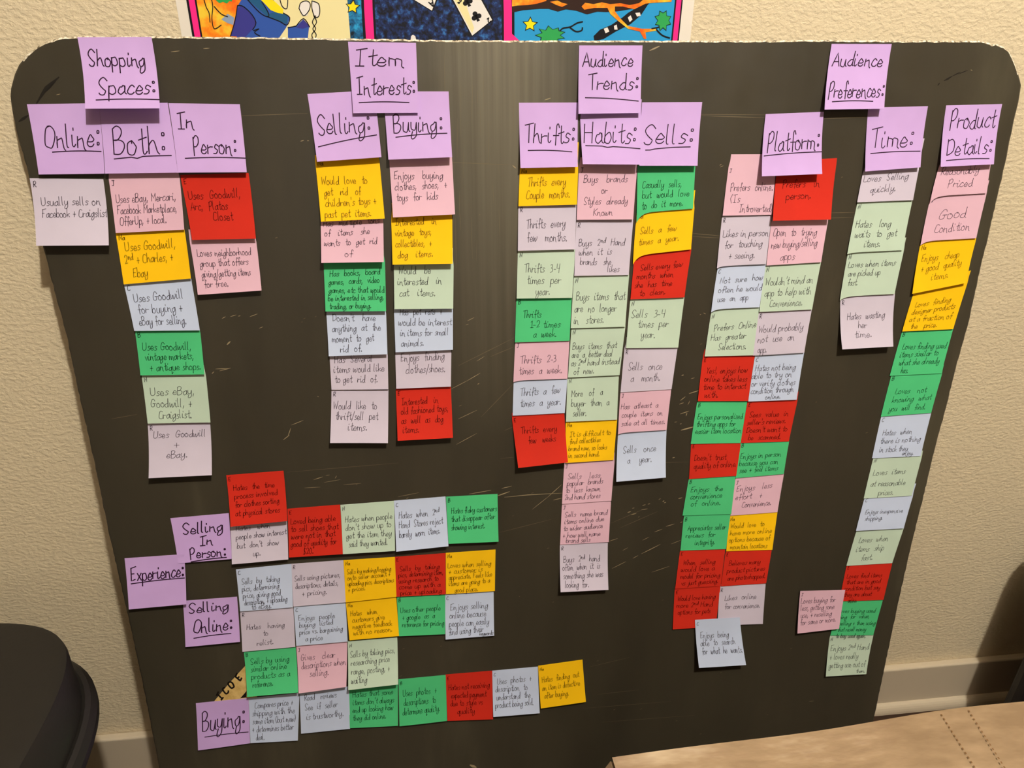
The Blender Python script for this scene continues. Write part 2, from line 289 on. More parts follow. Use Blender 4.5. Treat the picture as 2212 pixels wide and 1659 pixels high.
EX|P|395 1298 512 1289 518.5 1386.5 400.5 1398|4|0 0 0|10-84@.28^.20 Selling;16-88@.72^.27 Online:;_16-84@.83@.80
IS|E|488.7 1026.5 612.4 1016.7 620.8 1125.6 498 1138|7 b10|32 16.5 10 E|10-82 Hates  the  time;10-86 process involved;10-88 for clothes sorting;10-88 at physical stores
IS|R|498 1138 620 1126 622.7 1208.7 501 1219|6 x|12 24 13|10-70 Hates   when;9-98 people show interest;10-84 but  don't  show;38-52@.83 up.
IS|E|620.8 1099 734.4 1090 740.7 1197 624.3 1204.5|5 b2|33 15.5 11 E|5-90 Loved being able;5-94 to sell shoes that;5-88 were not in that;4-90 good of quality for;26-46 $20.
IS|N|735.3 1090.6 851 1081.8 853.5 1190.3 740.7 1197|5 b2|37 16.5 11 N|7-96 Hates when people;7-94 don't show up to;8-94 get the item they;12-86 said they wanted.
IS|C|851 1081.5 962.3 1072.4 968.8 1180.2 856 1191.5|7 b2|37 19 12 C|8-86 Hates  when  2^nd^;7-92 Hand  Stores reject;7-86 barely  worn  items.
IS|B|963.4 1073 1074.7 1067 1076.9 1170 969 1175|5|37 17.5 11 B|9-98 Hates flaky customers;8-94 that disappear after;7-74 showing interest.
OS|C|509.6 1230 629.4 1218 632.7 1312 518.7 1321|2|37 16.5 12 C|8-78 Sells  by  taking;7-76 pics, determining;8-78 price, giving good;9-90 description, + uploading;22-60@.98 to eBay.
OS|R|628.7 1218 741.6 1210 746.7 1301 633.6 1310.7|2|41 18 11 R|5-93 Sells using pictures,;6-88 descriptions, details,;18-66 + pricing.
OS|Y|742 1210 853 1203 856.4 1289 746.7 1301.6|2|34 14 10 Na|6-92 Sells by making/logging;6-90 onto seller account +;6-96 uploading pics, descriptions;6-40 + prices.
OS|E|853 1203 962.3 1194.8 962.6 1284 856.4 1289|2|37 15 11 E|9-88 Sells  by  taking;6-96 pics, determining item,;6-86 using research to;6-90 come up with a;8-92 price + uploading
OS|Y|963 1194.3 1070.5 1187 1069 1276.8 963.4 1283.7|2|37 14.5 11 Na|4-92 Loves when selling;6-74 + customer is;6-94 appreciate. Feels like;6-90 items are going to a;18-66@.97 good place.
OS|R|518.7 1322 633.6 1314 637.8 1397.6 523.6 1408|2 x|46 18 12 R|10-82 Hates   having;40-50 to;28-60@.88 relist.
OS|C|634.3 1311.4 746.5 1301.6 751 1385.7 640 1395.5|2 x|36 18 12 C|8-78 Enjoys  people;8-74 buying  listed;8-92 price vs. bargaining;18-52 a price
OS|Y|747 1302 856 1290 862 1373.7 755 1383.6|3 x|37 17 12 Na|7-60 Hates   when;9-74 customers give;9-88 negative feedback;9-88 with no reason.
OS|B|857.4 1290 962 1283 961.6 1370 862 1374.5|3 x|41 18 12 B|6-90 Uses other people;9-78 + google  as  a;8-98 reference for pricing
OS|C|961 1284 1066.4 1276.8 1067.6 1373.4 962.6 1381.7|4 x|37 18 13 C|11-88 Enjoys selling;9-84 online because;8-90 people can easily;7-78 find using their;70-98@.97^.08 keywords
OS|B|526.6 1408 638.7 1398 644 1496 533.6 1506|9 x|31 17 12 B|11-86 Sells by using;10-84 similar online*;10-86 products as a;12-52 reference.
OS|J|640 1396.5 750 1387 748 1484 645 1498|8 x|33 18 13 J|8-76 Gives   clear;8-98 descriptions when;24-64 selling.
OS|N|751 1387 858.3 1378 860 1479 752.3 1490.7|10 x|35 18 12 N|5-95 Sells by taking pics,;6-84 researching price;6-84 range, posting, +;6-38 waiting
BY|P|423 1519 536.8 1507.8 540 1605.7 427.8 1621|3|0 0 0|10-92@.60^.38 Buying:;_14-97@.74@.75
BY|C|537 1508 646.5 1497 643.4 1599.5 540.7 1605.7|3 x|24 17.5 12|12-88 Compares price +;6-92 shipping with the;6-94 same item (but new);5-90 + determines better;12-30 deal.
BY|C|647 1498 754 1487 756.2 1574.4 650.4 1585|3 x|20 24 14|10-74 Read   reviews;10-76 See  if  seller;12-88 is trustworthy.
BY|B|753 1491 859.4 1480 859.8 1567.8 755.6 1573|3 x|20 20.5 13|8-90 Hates that some;8-92 items don't always;7-90 end up looking how;7-76 they did online.
BY|B|860.8 1467.5 962.8 1458 965.7 1557.2 863 1569|4|38 20 13 B|9-80 Uses  photos  +;10-78 descriptions  to;7-86 determine quality.
BY|E|962.6 1457 1063.4 1448.8 1065.3 1554 966.5 1557.3|3|35 17 11 E|5-94 Hates not receiving;10-86 expected payment;8-78 due to style vs;22-60 quality
BY|C|1063.4 1448.8 1161.8 1440 1166 1541 1065.6 1548.6|5 b2|31 17 12 C|10-86 Uses  photos  +;6-76 description  to;8-82 understand  the;5-88 product being sold.
BY|Y|1162.5 1438.2 1258.3 1424.8 1265.7 1516 1168.3 1530.8|4|41 19 12 Na|7-90 Hates  finding  out;6-90 an item is defective;10-64 after buying.
'''
WHERE = {'SS':'above the Shopping Spaces columns','SH':'under the Shopping Spaces note','ON':'under the Online heading','BO':'under the Both heading',
'IP':'under the In Person heading','IH':'above the Item Interests columns','ISH':'under the Item Interests note','SE':'under the Selling heading',
'BU':'under the upper Buying heading','AH':'above the Audience Trends columns','ASH':'under the Audience Trends note','TH':'under the Thrifts heading',
'HA':'under the Habits heading','SL':'under the Sells heading','PH':'at the top right','PSH':'in the right heading row','PL':'under the Platform heading',
'TI':'under the Time heading','PR':'under the Product Details heading','EX':'at the lower left','IS':'beside Selling In Person','OS':'beside Selling Online','BY':'in the bottom Buying row'}
GROUP = {'SS':'heading notes','SH':'heading notes','IH':'heading notes','ISH':'heading notes','AH':'heading notes','ASH':'heading notes','PH':'heading notes','PSH':'heading notes','EX':'heading notes',
'ON':'notes under Online','BO':'notes under Both','IP':'notes under In Person','SE':'notes under Selling','BU':'notes under Buying','TH':'notes under Thrifts','HA':'notes under Habits','SL':'notes under Sells',
'PL':'notes under Platform','TI':'notes under Time','PR':'notes under Product Details','IS':'notes beside Selling In Person','OS':'notes beside Selling Online','BY':'notes in the Buying row'}
# ---------------------------------------------------------------- the room
YW = 0.008                                        # face of the wall behind the board
wall_m = mat('orange_peel_wall_paint', s2l((218, 202, 172)), .75, .25)
tc = nd(wall_m, 'ShaderNodeTexCoord')
n1 = nd(wall_m, 'ShaderNodeTexNoise'); n1.inputs['Scale'].default_value = 190; n1.inputs['Detail'].default_value = 3; n1.inputs['Roughness'].default_value = .55
mp = nd(wall_m, 'ShaderNodeMapping'); mp.inputs['Scale'].default_value = (.8, .8, 1.15)
cr = nd(wall_m, 'ShaderNodeValToRGB'); cr.color_ramp.elements[0].position = .40; cr.color_ramp.elements[1].position = .62
bp = nd(wall_m, 'ShaderNodeBump'); bp.inputs['Strength'].default_value = .42; bp.inputs['Distance'].default_value = .0012
lk(wall_m, tc.outputs['Object'], mp.inputs[0]); lk(wall_m, mp.outputs[0], n1.inputs['Vector']); lk(wall_m, n1.outputs['Fac'], cr.inputs[0])
lk(wall_m, cr.outputs[0], bp.inputs['Height']); lk(wall_m, bp.outputs[0], bsdf(wall_m).inputs['Normal'])
ceil_m = mat('ceiling_paint', s2l((185, 175, 158)), .9, .1)
room_m = mat('taupe_wall_paint', s2l((120, 108, 92)), .9, .1)
XL, XR, YF, ZC = -1.9, 3.1, -3.6, 3.0
struct(obj('wall_back', *box_vf(XL-.1, XR+.1, YW, YW+.12, -.1, ZC+.1), wall_m))
struct(obj('wall_left', *box_vf(XL-.12, XL, YF, YW, -.1, ZC+.1), room_m))
struct(obj('wall_right', *box_vf(XR, XR+.12, YF, YW, -.1, ZC+.1), room_m))
struct(obj('wall_front', *box_vf(XL-.1, XR+.1, YF-.12, YF, -.1, ZC+.1), room_m))
struct(obj('ceiling', *box_vf(XL, XR, YF, YW, ZC, ZC+.1), ceil_m))
floor_m = mat('dark_floor', s2l((52, 34, 25)), .45, .4)
noise_col(floor_m, [(.3, s2l((40, 25, 18))), (.7, s2l((66, 44, 31)))], 6, 5, stretch=(1, 12, 1))
struct(obj('floor', *box_vf(XL, XR, YF, YW, -.1, 0), floor_m))
trim_m = mat('semi_gloss_trim_paint', s2l((196, 182, 160)), .4, .4)
bb = struct(bevel_box('baseboard_back', XL, XR, YW-.015, YW, .0, .112, trim_m, r=.004, seg=3))
# rounded shoe moulding along the foot of the baseboard
v = []; f = []; K = 6
for x in (XL, XR):
    v.append((x, YW-.0151, .0)); 
    for k in range(K+1):
        a = k/K*math.pi/2; v.append((x, YW-.0151-.013*math.cos(a), .0+.020*math.sin(a)))
n = K+2
for k in range(n): f.append((k, (k+1) % n, n+(k+1) % n, n+k))
f += [tuple(range(n)), tuple(range(2*n-1, n-1, -1))]
struct(obj('trim_1', v, f, trim_m, smooth=False))

# ---------------------------------------------------------------- the board leaning on the wall
BT = .0055
board_m = mat('scuffed_dark_hardboard', s2l((60, 52, 42)), .42, .5)
nz, cr, mp = noise_col(board_m, [(.25, s2l((48, 44, 35))), (.6, s2l((60, 55, 44))), (.85, s2l((86, 81, 65)))], 3.2, 6, stretch=(2.2, 1, .45))
nr = nd(board_m, 'ShaderNodeTexNoise'); nr.inputs['Scale'].default_value = 40; nr.inputs['Detail'].default_value = 5
mr = nd(board_m, 'ShaderNodeMapRange'); mr.inputs['To Min'].default_value = .30; mr.inputs['To Max'].default_value = .5
tcb = nd(board_m, 'ShaderNodeTexCoord'); lk(board_m, tcb.outputs['Object'], nr.inputs['Vector'])
lk(board_m, nr.outputs['Fac'], mr.inputs['Value']); lk(board_m, mr.outputs[0], bsdf(board_m).inputs['Roughness'])
bump(board_m, 500, .12, .0004)
# painted sheen: a lighter streaky vertical band near the middle of the top edge
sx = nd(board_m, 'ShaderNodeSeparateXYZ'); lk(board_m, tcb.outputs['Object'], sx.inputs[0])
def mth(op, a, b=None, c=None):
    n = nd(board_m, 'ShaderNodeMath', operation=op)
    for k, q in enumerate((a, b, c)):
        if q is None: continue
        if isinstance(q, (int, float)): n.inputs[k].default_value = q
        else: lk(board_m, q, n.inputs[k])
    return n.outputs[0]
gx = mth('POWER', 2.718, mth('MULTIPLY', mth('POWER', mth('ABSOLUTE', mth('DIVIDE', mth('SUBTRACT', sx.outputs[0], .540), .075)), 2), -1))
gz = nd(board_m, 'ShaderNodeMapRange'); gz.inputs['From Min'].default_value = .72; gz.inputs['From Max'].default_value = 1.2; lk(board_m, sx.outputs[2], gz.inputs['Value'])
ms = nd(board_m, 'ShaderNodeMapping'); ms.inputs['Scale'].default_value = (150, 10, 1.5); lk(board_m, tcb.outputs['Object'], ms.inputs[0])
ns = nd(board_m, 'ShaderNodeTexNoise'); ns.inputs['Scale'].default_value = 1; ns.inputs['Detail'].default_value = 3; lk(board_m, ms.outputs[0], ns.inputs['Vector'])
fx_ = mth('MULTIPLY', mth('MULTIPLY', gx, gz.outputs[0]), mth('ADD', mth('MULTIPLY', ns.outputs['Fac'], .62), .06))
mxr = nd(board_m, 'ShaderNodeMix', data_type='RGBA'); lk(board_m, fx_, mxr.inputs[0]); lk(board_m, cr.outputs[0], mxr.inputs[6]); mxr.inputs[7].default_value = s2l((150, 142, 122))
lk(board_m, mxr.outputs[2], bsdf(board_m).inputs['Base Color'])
edge_m = mat('chipped_board_edge', s2l((150, 135, 112)), .6, .4)
noise_col(edge_m, [(.32, s2l((70, 58, 42))), (.47, s2l((186, 172, 146))), (.62, s2l((240, 232, 215)))], 260, 3)
left_px = [(343, 1657), (325, 1565), (305, 1464), (283, 1363), (256, 1245), (232.5, 1144), (214, 1050), (190, 940), (164, 825), (143, 724), (120, 640), (92, 534), (57, 360), (44, 318), (36, 289),
           (24, 230), (21.5, 207), (23, 190), (31, 160), (40, 140), (57, 118), (78, 102), (97, 91.5), (125, 82), (150, 79), (168, 78)]
top_px = [(300, 77.5), (450, 79.5), (640, 81.5), (800, 84), (1000, 86.5), (1180, 87.5), (1400, 88), (1620, 88), (1760, 86), (1940, 87.5), (2090, 87.5), (2115, 88), (2139, 92.5), (2144, 97), (2152, 94)]
right_px = [(2168.6, 101), (2180, 110), (2187, 121), (2194, 139), (2201, 160), (2207, 184), (2203.4, 208), (2195, 246), (2184.7, 294), (2174, 347.6), (2157, 420), (2138.6, 499), (2117, 590), (2091.5, 705),
            (2067, 790), (2045, 880), (2021, 968), (2014, 996), (2004, 1040), (1984, 1120), (1976, 1152), (1962, 1210), (1944, 1290), (1927, 1370), (1904, 1480), (1890, 1545)]
ot = [px_board(*q) for q in left_px+top_px+right_px]
YB = Z_TOP/math.cos(LEAN)-.0008
ot = [(ot[0][0]-.001, YB)]+ot+[(ot[-1][0]-.002, YB)]
rnd = random.Random(3)
dens = []
for i in range(len(ot)-1):
    a, b = ot[i], ot[i+1]; L = math.hypot(b[0]-a[0], b[1]-a[1]); k = max(1, int(L/.006))
    for j in range(k):
        t = j/k; dens.append((a[0]+(b[0]-a[0])*t+rnd.uniform(-.0005, .0005)*(j > 0), a[1]+(b[1]-a[1])*t+rnd.uniform(-.0005, .0005)*(j > 0)))
dens.append(ot[-1])
N = len(dens)
def inset(p, i, d):
    a = dens[(i-3) % N] if i >= 3 else dens[0]; c = dens[min(i+3, N-1)]
    dx, dy = c[0]-a[0], c[1]-a[1]; L = math.hypot(dx, dy) or 1
    return (p[0]-dy/L*d, p[1]+dx/L*d)
ins = [inset(p, i, .0016+rnd.uniform(0, .0008)) for i, p in enumerate(dens)]
board = empty('display_board', W(.6, YB, 0))
tag(board, 'large dark brown hardboard with rounded corners leaning against the beige wall', 'board')
# front face, sides and back in one panel
v = [W(x, y, 0) for x, y in ins]+[W(x, y, .0012) for x, y in dens]+[W(x, y, BT) for x, y in dens]
f = [tuple(range(N-1, -1, -1)), tuple(range(2*N, 3*N))]
for i in range(N-1): f.append((N+i, N+i+1, 2*N+i+1, 2*N+i))
f.append((N-1+N, N, 2*N, 3*N-1)); f.append((N-1, 0, N, 2*N-1))
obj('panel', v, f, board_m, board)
i0 = 0; nsteps = []
v = []; f = []
for i in range(N):
    v += [W(ins[i][0], ins[i][1], -.00005), W(dens[i][0], dens[i][1], .00115)]
top_i = [i for i in range(N) if dens[i][1] < .03]
fe = [(2*i, 2*i+1, 2*i+3, 2*i+2) for i in range(N-1) if i in set(top_i)]
fs = [(2*i, 2*i+1, 2*i+3, 2*i+2) for i in range(N-1) if i not in set(top_i)]
obj('worn_edge', v, fe, edge_m, board)['label'] = 'pale chipped edge along the top'
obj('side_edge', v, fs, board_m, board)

# scratches, paint losses and streaks of painted sheen
scr_m = mat('scratched_bare_fibre', s2l((150, 135, 105)), .5, .5)
fnt_m = mat('faint_scratch_and_sheen', s2l((104, 92, 70)), .5, .5)
dark_m = mat('black_scuff', s2l((24, 20, 16)), .6, .3)
def marks(name, m, segs, label=None):
    V = []; Fc = []
    for s in segs:
        w = s[0]*.0006; pts = [px_board(s[i], s[i+1]) for i in range(1, len(s), 2)]
        pts2 = []
        for i in range(len(pts)-1):
            for k in range(4):
                t = k/4; pts2.append((pts[i][0]+(pts[i+1][0]-pts[i][0])*t, pts[i][1]+(pts[i+1][1]-pts[i][1])*t))
        pts2.append(pts[-1])
        ribbon(pts2, w, V, Fc, lambda x, y: W(x, y, -.00012), taper=True)
    o = obj(name, V, Fc, m, board); o['kind'] = 'stuff'
    if label: o['label'] = label
    return o
S = [(3, 1404, 109, 1424, 100), (2, 1177, 216, 1189, 212), (2.6, 1108, 358, 1114, 363), (3, 491, 744, 497, 738), (9, 1017, 1653, 1027, 1657),
     (2.5, 1489, 850, 1508, 844), (1.6, 1493, 818, 1500, 816), (3, 1473, 811, 1476, 810), (3.6, 1472, 929, 1498, 922), (2, 1470, 865, 1480, 857), (2, 1468, 873, 1476, 870), (1.5, 1490, 866, 1486, 874),
     (2, 1470, 894, 1488, 888), (2, 1482, 898, 1484, 892), (1.6, 1469, 916, 1472, 915), (1.2, 1457, 912, 1462, 911), (2.5, 1453, 989, 1457, 988), (2.4, 1435, 1086, 1438, 1085), (3, 1432, 1083, 1434, 1082), (2.6, 1466, 1077, 1473, 1075),
     (2.4, 1356, 1107, 1362, 1105), (2, 1363, 1112, 1374, 1109), (1.8, 1388, 1092, 1394, 1090), (2, 1400, 1089, 1404, 1088), (2, 1386, 1101, 1398, 1099), (1.6, 1366, 1098, 1370, 1097), (1.6, 1379, 1117, 1381, 1116), (1.4, 1423, 1079, 1427, 1077),
     (1.8, 1439, 1137, 1456, 1132), (1.6, 1414, 1149, 1430, 1143), (1.8, 1386, 1196, 1426, 1176), (1.6, 1367, 1206, 1378, 1200), (1.4, 1322, 1228, 1352, 1213), (1.5, 1316, 1169, 1334, 1163), (1.3, 1388, 1167, 1402, 1160), (1.3, 1345, 1189, 1356, 1183), (1.2, 1408, 1236, 1446, 1223),
     (1.4, 1450, 1175, 1470, 1167), (2.4, 1478, 1134, 1482, 1132), (2, 1470, 1129, 1473, 1127),
     (1.8, 1090, 1074, 1140, 1069, 1215, 1065), (1.6, 1184, 1073, 1213, 1047), (1.2, 1150, 1100, 1184, 1073), (1.8, 1196, 1080, 1213, 1076), (1.3, 1056, 1083, 1010, 1076), (2.6, 1075, 1071, 1100, 1062), (1.6, 1014, 1067, 1060, 1059), (1.6, 1084, 1055, 1105, 1050),
     (1.4, 1037, 806, 1010, 822), (1.2, 1010, 822, 975, 840), (1.2, 1030, 780, 1046, 770), (1.2, 990, 905, 1030, 886), (1.2, 986, 960, 1030, 936), (1.5, 1010, 693, 1024, 686), (1, 1006, 702, 1012, 700), (1.8, 1032, 830, 1035, 828),
     (1.6, 678, 1036, 697, 1030), (1.2, 704, 1027, 712, 1026), (1.5, 724, 1033, 727, 1028), (1, 700, 1042, 735, 1036), (1, 658, 1054, 692, 1052), (1, 742, 1047, 780, 1044), (1, 860, 1073, 905, 1064), (1.4, 878, 1077, 882, 1075),
     (1.8, 612, 950, 625, 940), (1.6, 622, 943, 628, 925), (1.4, 630, 918, 655, 908), (1.8, 458, 807, 462, 803), (1.6, 475, 801, 498, 795), (1.4, 466, 797, 492, 796), (1.5, 480, 688, 487, 684), (1.5, 515, 683, 519, 682), (1.4, 498, 684, 510, 680),
     (1.4, 540, 684, 556, 678), (1.4, 560, 709, 568, 706), (1.8, 686, 856, 688, 857), (2, 2110, 860, 2112, 862), (1.6, 1748, 1515, 1758, 1514), (1.4, 1556, 361, 1562, 358), (1.8, 1555, 357, 1558, 355), (1.6, 2097, 151, 2100, 152),
     (1.6, 370, 112, 387, 110), (1.6, 440, 105, 452, 104), (1.2, 122, 205, 130, 203), (1.8, 650, 305, 656, 303), (1.6, 664, 304, 667, 304), (1.2, 1590, 640, 1604, 622), (1.8, 1520, 676, 1524, 678), (1.5, 1512, 680, 1514, 679)]
marks('scratch', scr_m, S, 'pale scratches and nicks across the middle')
Fm = [(1.6, 1516, 250, 1656, 254.5), (1.6, 1780, 256, 1876, 253), (1.2, 1500, 247, 1656, 248), (1.4, 1496, 504, 1560, 510), (1.2, 1496, 511, 1556, 514), (1.2, 1788, 460, 1846, 459), (1.2, 1786, 471, 1842, 470), (1.4, 960, 350, 1120, 357), (1.2, 520, 250, 664, 245),
      (1.3, 240, 905, 296, 895), (1, 320, 1205, 372, 1196), (1, 620, 1020, 860, 1000), (1, 1080, 990, 1110, 988), (1.2, 1080, 1150, 1190, 1122), (1.2, 1090, 930, 1108, 922), (1.3, 1060, 770, 1108, 750), (1.3, 990, 790, 1110, 730), (1.2, 1040, 900, 1108, 830),
      (1, 1300, 1560, 1500, 1545), (1, 1260, 1530, 1450, 1515), (1, 1275, 1440, 1360, 1420), (1, 1290, 1500, 1380, 1490), (1, 1380, 1000, 1488, 998), (1.1, 1320, 1130, 1390, 1100), (1.1, 1340, 1140, 1420, 1105)]
for k in range(22):
    x = rnd.gauss(1030, 50); y = rnd.uniform(95, 520); Fm.append((rnd.uniform(.4, .9), x, y, x+rnd.uniform(-3, 3), y+rnd.uniform(20, 120)))  # upright streaks, the board's sheen painted as pale lines
for k in range(70):
    x, y = rnd.uniform(560, 1900), rnd.uniform(380, 1600); L = rnd.uniform(2, 5); Fm.append((rnd.uniform(1, 2), x, y, x+L, y-L*.4))
marks('faint_line', fnt_m, Fm, 'faint seams, rubbed lines and painted sheen streaks')
marks('scuff', dark_m, [(4, 2040, 174, 2048, 170, 2056, 165), (2.5, 2058, 164, 2074, 156), (3, 2026, 184, 2029, 180), (6, 80, 222, 100, 190, 126, 168), (5, 42, 262, 60, 250), (3, 97, 200, 120, 176), (2, 2070, 160, 2090, 152)], 'dark scuffs near the upper corners')

# ---------------------------------------------------------------- sticker half hidden under the notes
sticker_m = mat('tan_sticker_print', s2l((214, 182, 112)), .5, .4)
noise_col(sticker_m, [(.35, s2l((196, 160, 92))), (.65, s2l((226, 196, 130)))], 60, 4)
black_m = mat('black_print', s2l((22, 16, 14)), .6, .2)
stk = empty('sticker', W(*px_board(520, 1500), -.0003))
tag(stk, 'tan pointed sticker with black capitals ICOE above the lower Buying heading', 'sticker')
poly = [(455, 1524), (494, 1477), (530, 1438), (552, 1460), (556, 1516), (500, 1532)]
obj('sticker_sheet', [W(*px_board(*q), -.0003) for q in poly], [tuple(range(len(poly)-1, -1, -1))], sticker_m, stk, thick=.0002)
V = []; Fc = []
ang = math.atan2(1440-1514, 528-470)
def stk_map(x, y): return W(*px_board(x, y), -.00042)
def place_text(txt, ox, oy, ang, sc, w, V, Fc, mp):
    st, wd = text_strokes(txt, 4)
    ca, sa = math.cos(ang), math.sin(ang)
    for s in st:
        ribbon([(ox+(x*ca+y*sa)*sc, oy+(x*sa-y*ca)*sc) for x, y in s], w, V, Fc, mp)
for ch, cx, cy in (('I', 478, 1511), ('C', 490, 1499), ('O', 502, 1487), ('E', 519, 1470)):
    place_text(ch, cx, cy, ang, 1.55, 3.6, V, Fc, stk_map)
b = len(V); V += [stk_map(*q) for q in ((519, 1508), (533, 1492), (532, 1506))]; Fc.append((b+2, b+1, b))
obj('lettering', V, Fc, black_m, stk)

# ---------------------------------------------------------------- sticky notes with handwriting
PAPER = {'P': ('purple', (200, 166, 226)), 'R': ('pale lilac', (204, 194, 214)), 'J': ('pink', (222, 180, 200)), 'N': ('mint green', (190, 210, 192)),
         'B': ('green', (76, 190, 126)), 'E': ('red', (200, 42, 26)), 'Y': ('yellow', (250, 196, 14)), 'C': ('pale blue', (196, 208, 236))}
PM = {}; IM = {}
for k, (nm, c) in PAPER.items():
    m = mat(nm.replace(' ', '_')+'_note_paper', s2l(c), .75, .2)
    noise_col(m, [(.3, s2l(tuple(x*.965 for x in c))), (.7, s2l(tuple(min(255, x*1.02) for x in c)))], 9, 3)
    bump(m, 900, .15, .0002)
    PM[k] = m
def ink(name, col, a):
    m = bpy.data.materials.new(name); m.use_nodes = True; b = bsdf(m)
    b.inputs['Base Color'].default_value = col; b.inputs['Alpha'].default_value = a; b.inputs['Roughness'].default_value = .6
    b.inputs['Specular IOR Level'].default_value = .2
    return m
marker = ink('purple_black_marker', s2l((42, 12, 44)), .93)
pen = ink('thin_pen_ink', s2l((44, 28, 48)), .62)
pen_red = ink('thin_pen_ink_on_red', s2l((70, 6, 4)), .7)
pen_green = ink('thin_pen_ink_on_green', s2l((8, 40, 20)), .66)
pen_yellow = ink('thin_pen_ink_on_yellow', s2l((70, 34, 8)), .6)
INK = {'E': pen_red, 'B': pen_green, 'Y': pen_yellow, 'P': marker}
import re
LAB = {'Usually sells on Facebook': 'Usually sells on', 'Uses other people +': 'Uses other people'}
FULL_LAB = {'Uses eBay, Mercari, Facebook': 'pink sticky note at the top of the column under the Both heading',
 'Uses Goodwill, 2nd +': 'yellow sticky note in the column under the Both heading',
 'Uses Goodwill for buying': 'pale blue sticky note in the column under the Both heading',
 'Uses Goodwill, vintage markets,': 'green sticky note ending "vintage markets, + antique shops" under the Both heading',
 'Uses eBay, Goodwill, +': 'mint green sticky note in the column under the Both heading',
 'Uses Goodwill + eBay.': 'pale lilac sticky note at the bottom of the column under the Both heading',
 'Uses Goodwill, Arc, Platos': 'red sticky note directly under the In Person heading'}
count = {}
for ln in NOTES.strip().splitlines():
    colm, kind, quad, opts, lay, lines = ln.split('|')
    q = [float(x) for x in quad.split()]
    op = opts.split(); lift = float(op[0])*.0013
    ext = 'x' in op; base = .0004; dip = 0
    for o_ in op[1:]:
        if o_[0] == 'b': base = float(o_[1:])*.0001+.0004
        if o_[0] == 'd': dip = float(o_[1:])*.00052
    lay = lay.split(); v1, pitch, cap = (float(x)/100 for x in lay[:3]); init = lay[3] if len(lay) > 3 else ''
    zt = -base; zb = -(base+lift)
    TLc, TRc = px_board(q[0], q[1], zt), px_board(q[2], q[3], zt)
    BRc, BLc = px_board(q[4], q[5], zb), px_board(q[6], q[7], zb)
    hh = .5*(math.dist(TLc, BLc)+math.dist(TRc, BRc))
    e = max(0, (.076-hh)/hh) if ext else 0
    rn = random.Random(hash((q[0], q[1])) & 1023)
    wav = rn.uniform(-.0004, .0004); ph = rn.uniform(0, 6)
    # the hidden strip is narrower as it dives under its neighbours
    def surf(u, v, eps=0, TLc=TLc, TRc=TRc, BRc=BRc, BLc=BLc, e=e, base=base, lift=lift, dip=dip, wav=wav, ph=ph):
        lx = TLc[0]+(BLc[0]-TLc[0])*v; ly = TLc[1]+(BLc[1]-TLc[1])*v
        rx = TRc[0]+(BRc[0]-TRc[0])*v; ry = TRc[1]+(BRc[1]-TRc[1])*v
        if v < 0: lx += .0012*min(1, -v*8); rx -= .0012*min(1, -v*8)
        x = lx+(rx-lx)*u; y = ly+(ry-ly)*u
        t = max(0.0, (v+e)/(1+e)); z = base+lift*t*t
        if dip: y += dip*(max(v, 0)**7)*math.exp(-u/.075)
        z += wav*t*t*math.sin(u*3+ph)*min(1, lift/.004)
        return W(x, y, -z-eps)
    NU, NV = (14 if dip else 8), 10
    vs = [-e+(1+e)*(j/NV) for j in range(NV+1)]
    us = [(i/NU)**(1.6 if dip else 1) for i in range(NU+1)]
    V = [surf(u, v) for v in vs for u in us]
    Fc = [(j*(NU+1)+i, (j+1)*(NU+1)+i, (j+1)*(NU+1)+i+1, j*(NU+1)+i+1) for j in range(NV) for i in range(NU)]
    root = empty('sticky_note', surf(.5, -e))
    obj('paper_sheet', V, Fc, PM[kind], root, smooth=True, thick=.00014)
    # writing
    IV = []; IF = []; words = []
    hgt = math.dist(TLc, BLc); wid = math.dist(TLc, TRc)
    head = kind == 'P'
    sw = (.00125 if head else .0008)/wid
    if colm in ('EX', 'BY') and head: sw *= 1.25
    asp = wid/hgt
    i = 0
    for L in lines.split(';'):
        if L[0] == '_':
            m_ = re.match(r'_(\d+)-(\d+)@([\d.]+)(?:@([\d.]+))?', L)
            a, b_, y0 = int(m_[1])/100, int(m_[2])/100, float(m_[3]); y1 = float(m_[4]) if m_[4] else y0
            pts = [(a+(b_-a)*k/10, (y0+(y1-y0)*k/10-.012*math.sin(k/10*math.pi)*(1 if rn.random() > .01 else -1))/asp) for k in range(11)]
            ribbon(pts, sw, IV, IF, lambda x, y: surf(x, y*asp, .00016))
            continue
        m_ = re.match(r'(\d+)-(\d+)(?:@([\d.]+))?(?:\^([\d.]+))? (.*)$', L)
        u0, u1 = int(m_[1])/100, int(m_[2])/100
        vv = float(m_[3]) if m_[3] else v1+pitch*i; cp = float(m_[4]) if m_[4] else cap
        i += 1
        words += m_[5].replace('^', '').split()
        st, wd = text_strokes(m_[5], 3 if head else 2)
        sx = (u1-u0)/wd; sy = cp/asp/9*(1.06 if not head else 1)
        sl = rn.uniform(-.025, .01)
        for s in st:
            ribbon([(u0+x*sx, vv/asp+sl*(x*sx)-y*sy) for x, y in s], sw, IV, IF, lambda x, y: surf(min(x, .995), y*asp, .00016))
    if init:
        st, wd = text_strokes(init, 2); sy = .075/9
        for s in st:
            ribbon([(.035+x*sy*.85, .125/asp-y*sy) for x, y in s], sw*1.15, IV, IF, lambda x, y: surf(x, y*asp, .00016))
    w_o = obj('handwriting', IV, IF, INK.get(kind, pen), root)
    root['category'] = 'sticky note'
    root['group'] = GROUP[colm]
    color = PAPER[kind][0]
    sn = ' '.join(words[:5 if len(color.split()) == 1 else 4]); sn = ' '.join(words[:7]) if sn == 'Buys items that are' else sn; key = ' '.join(words[:4])
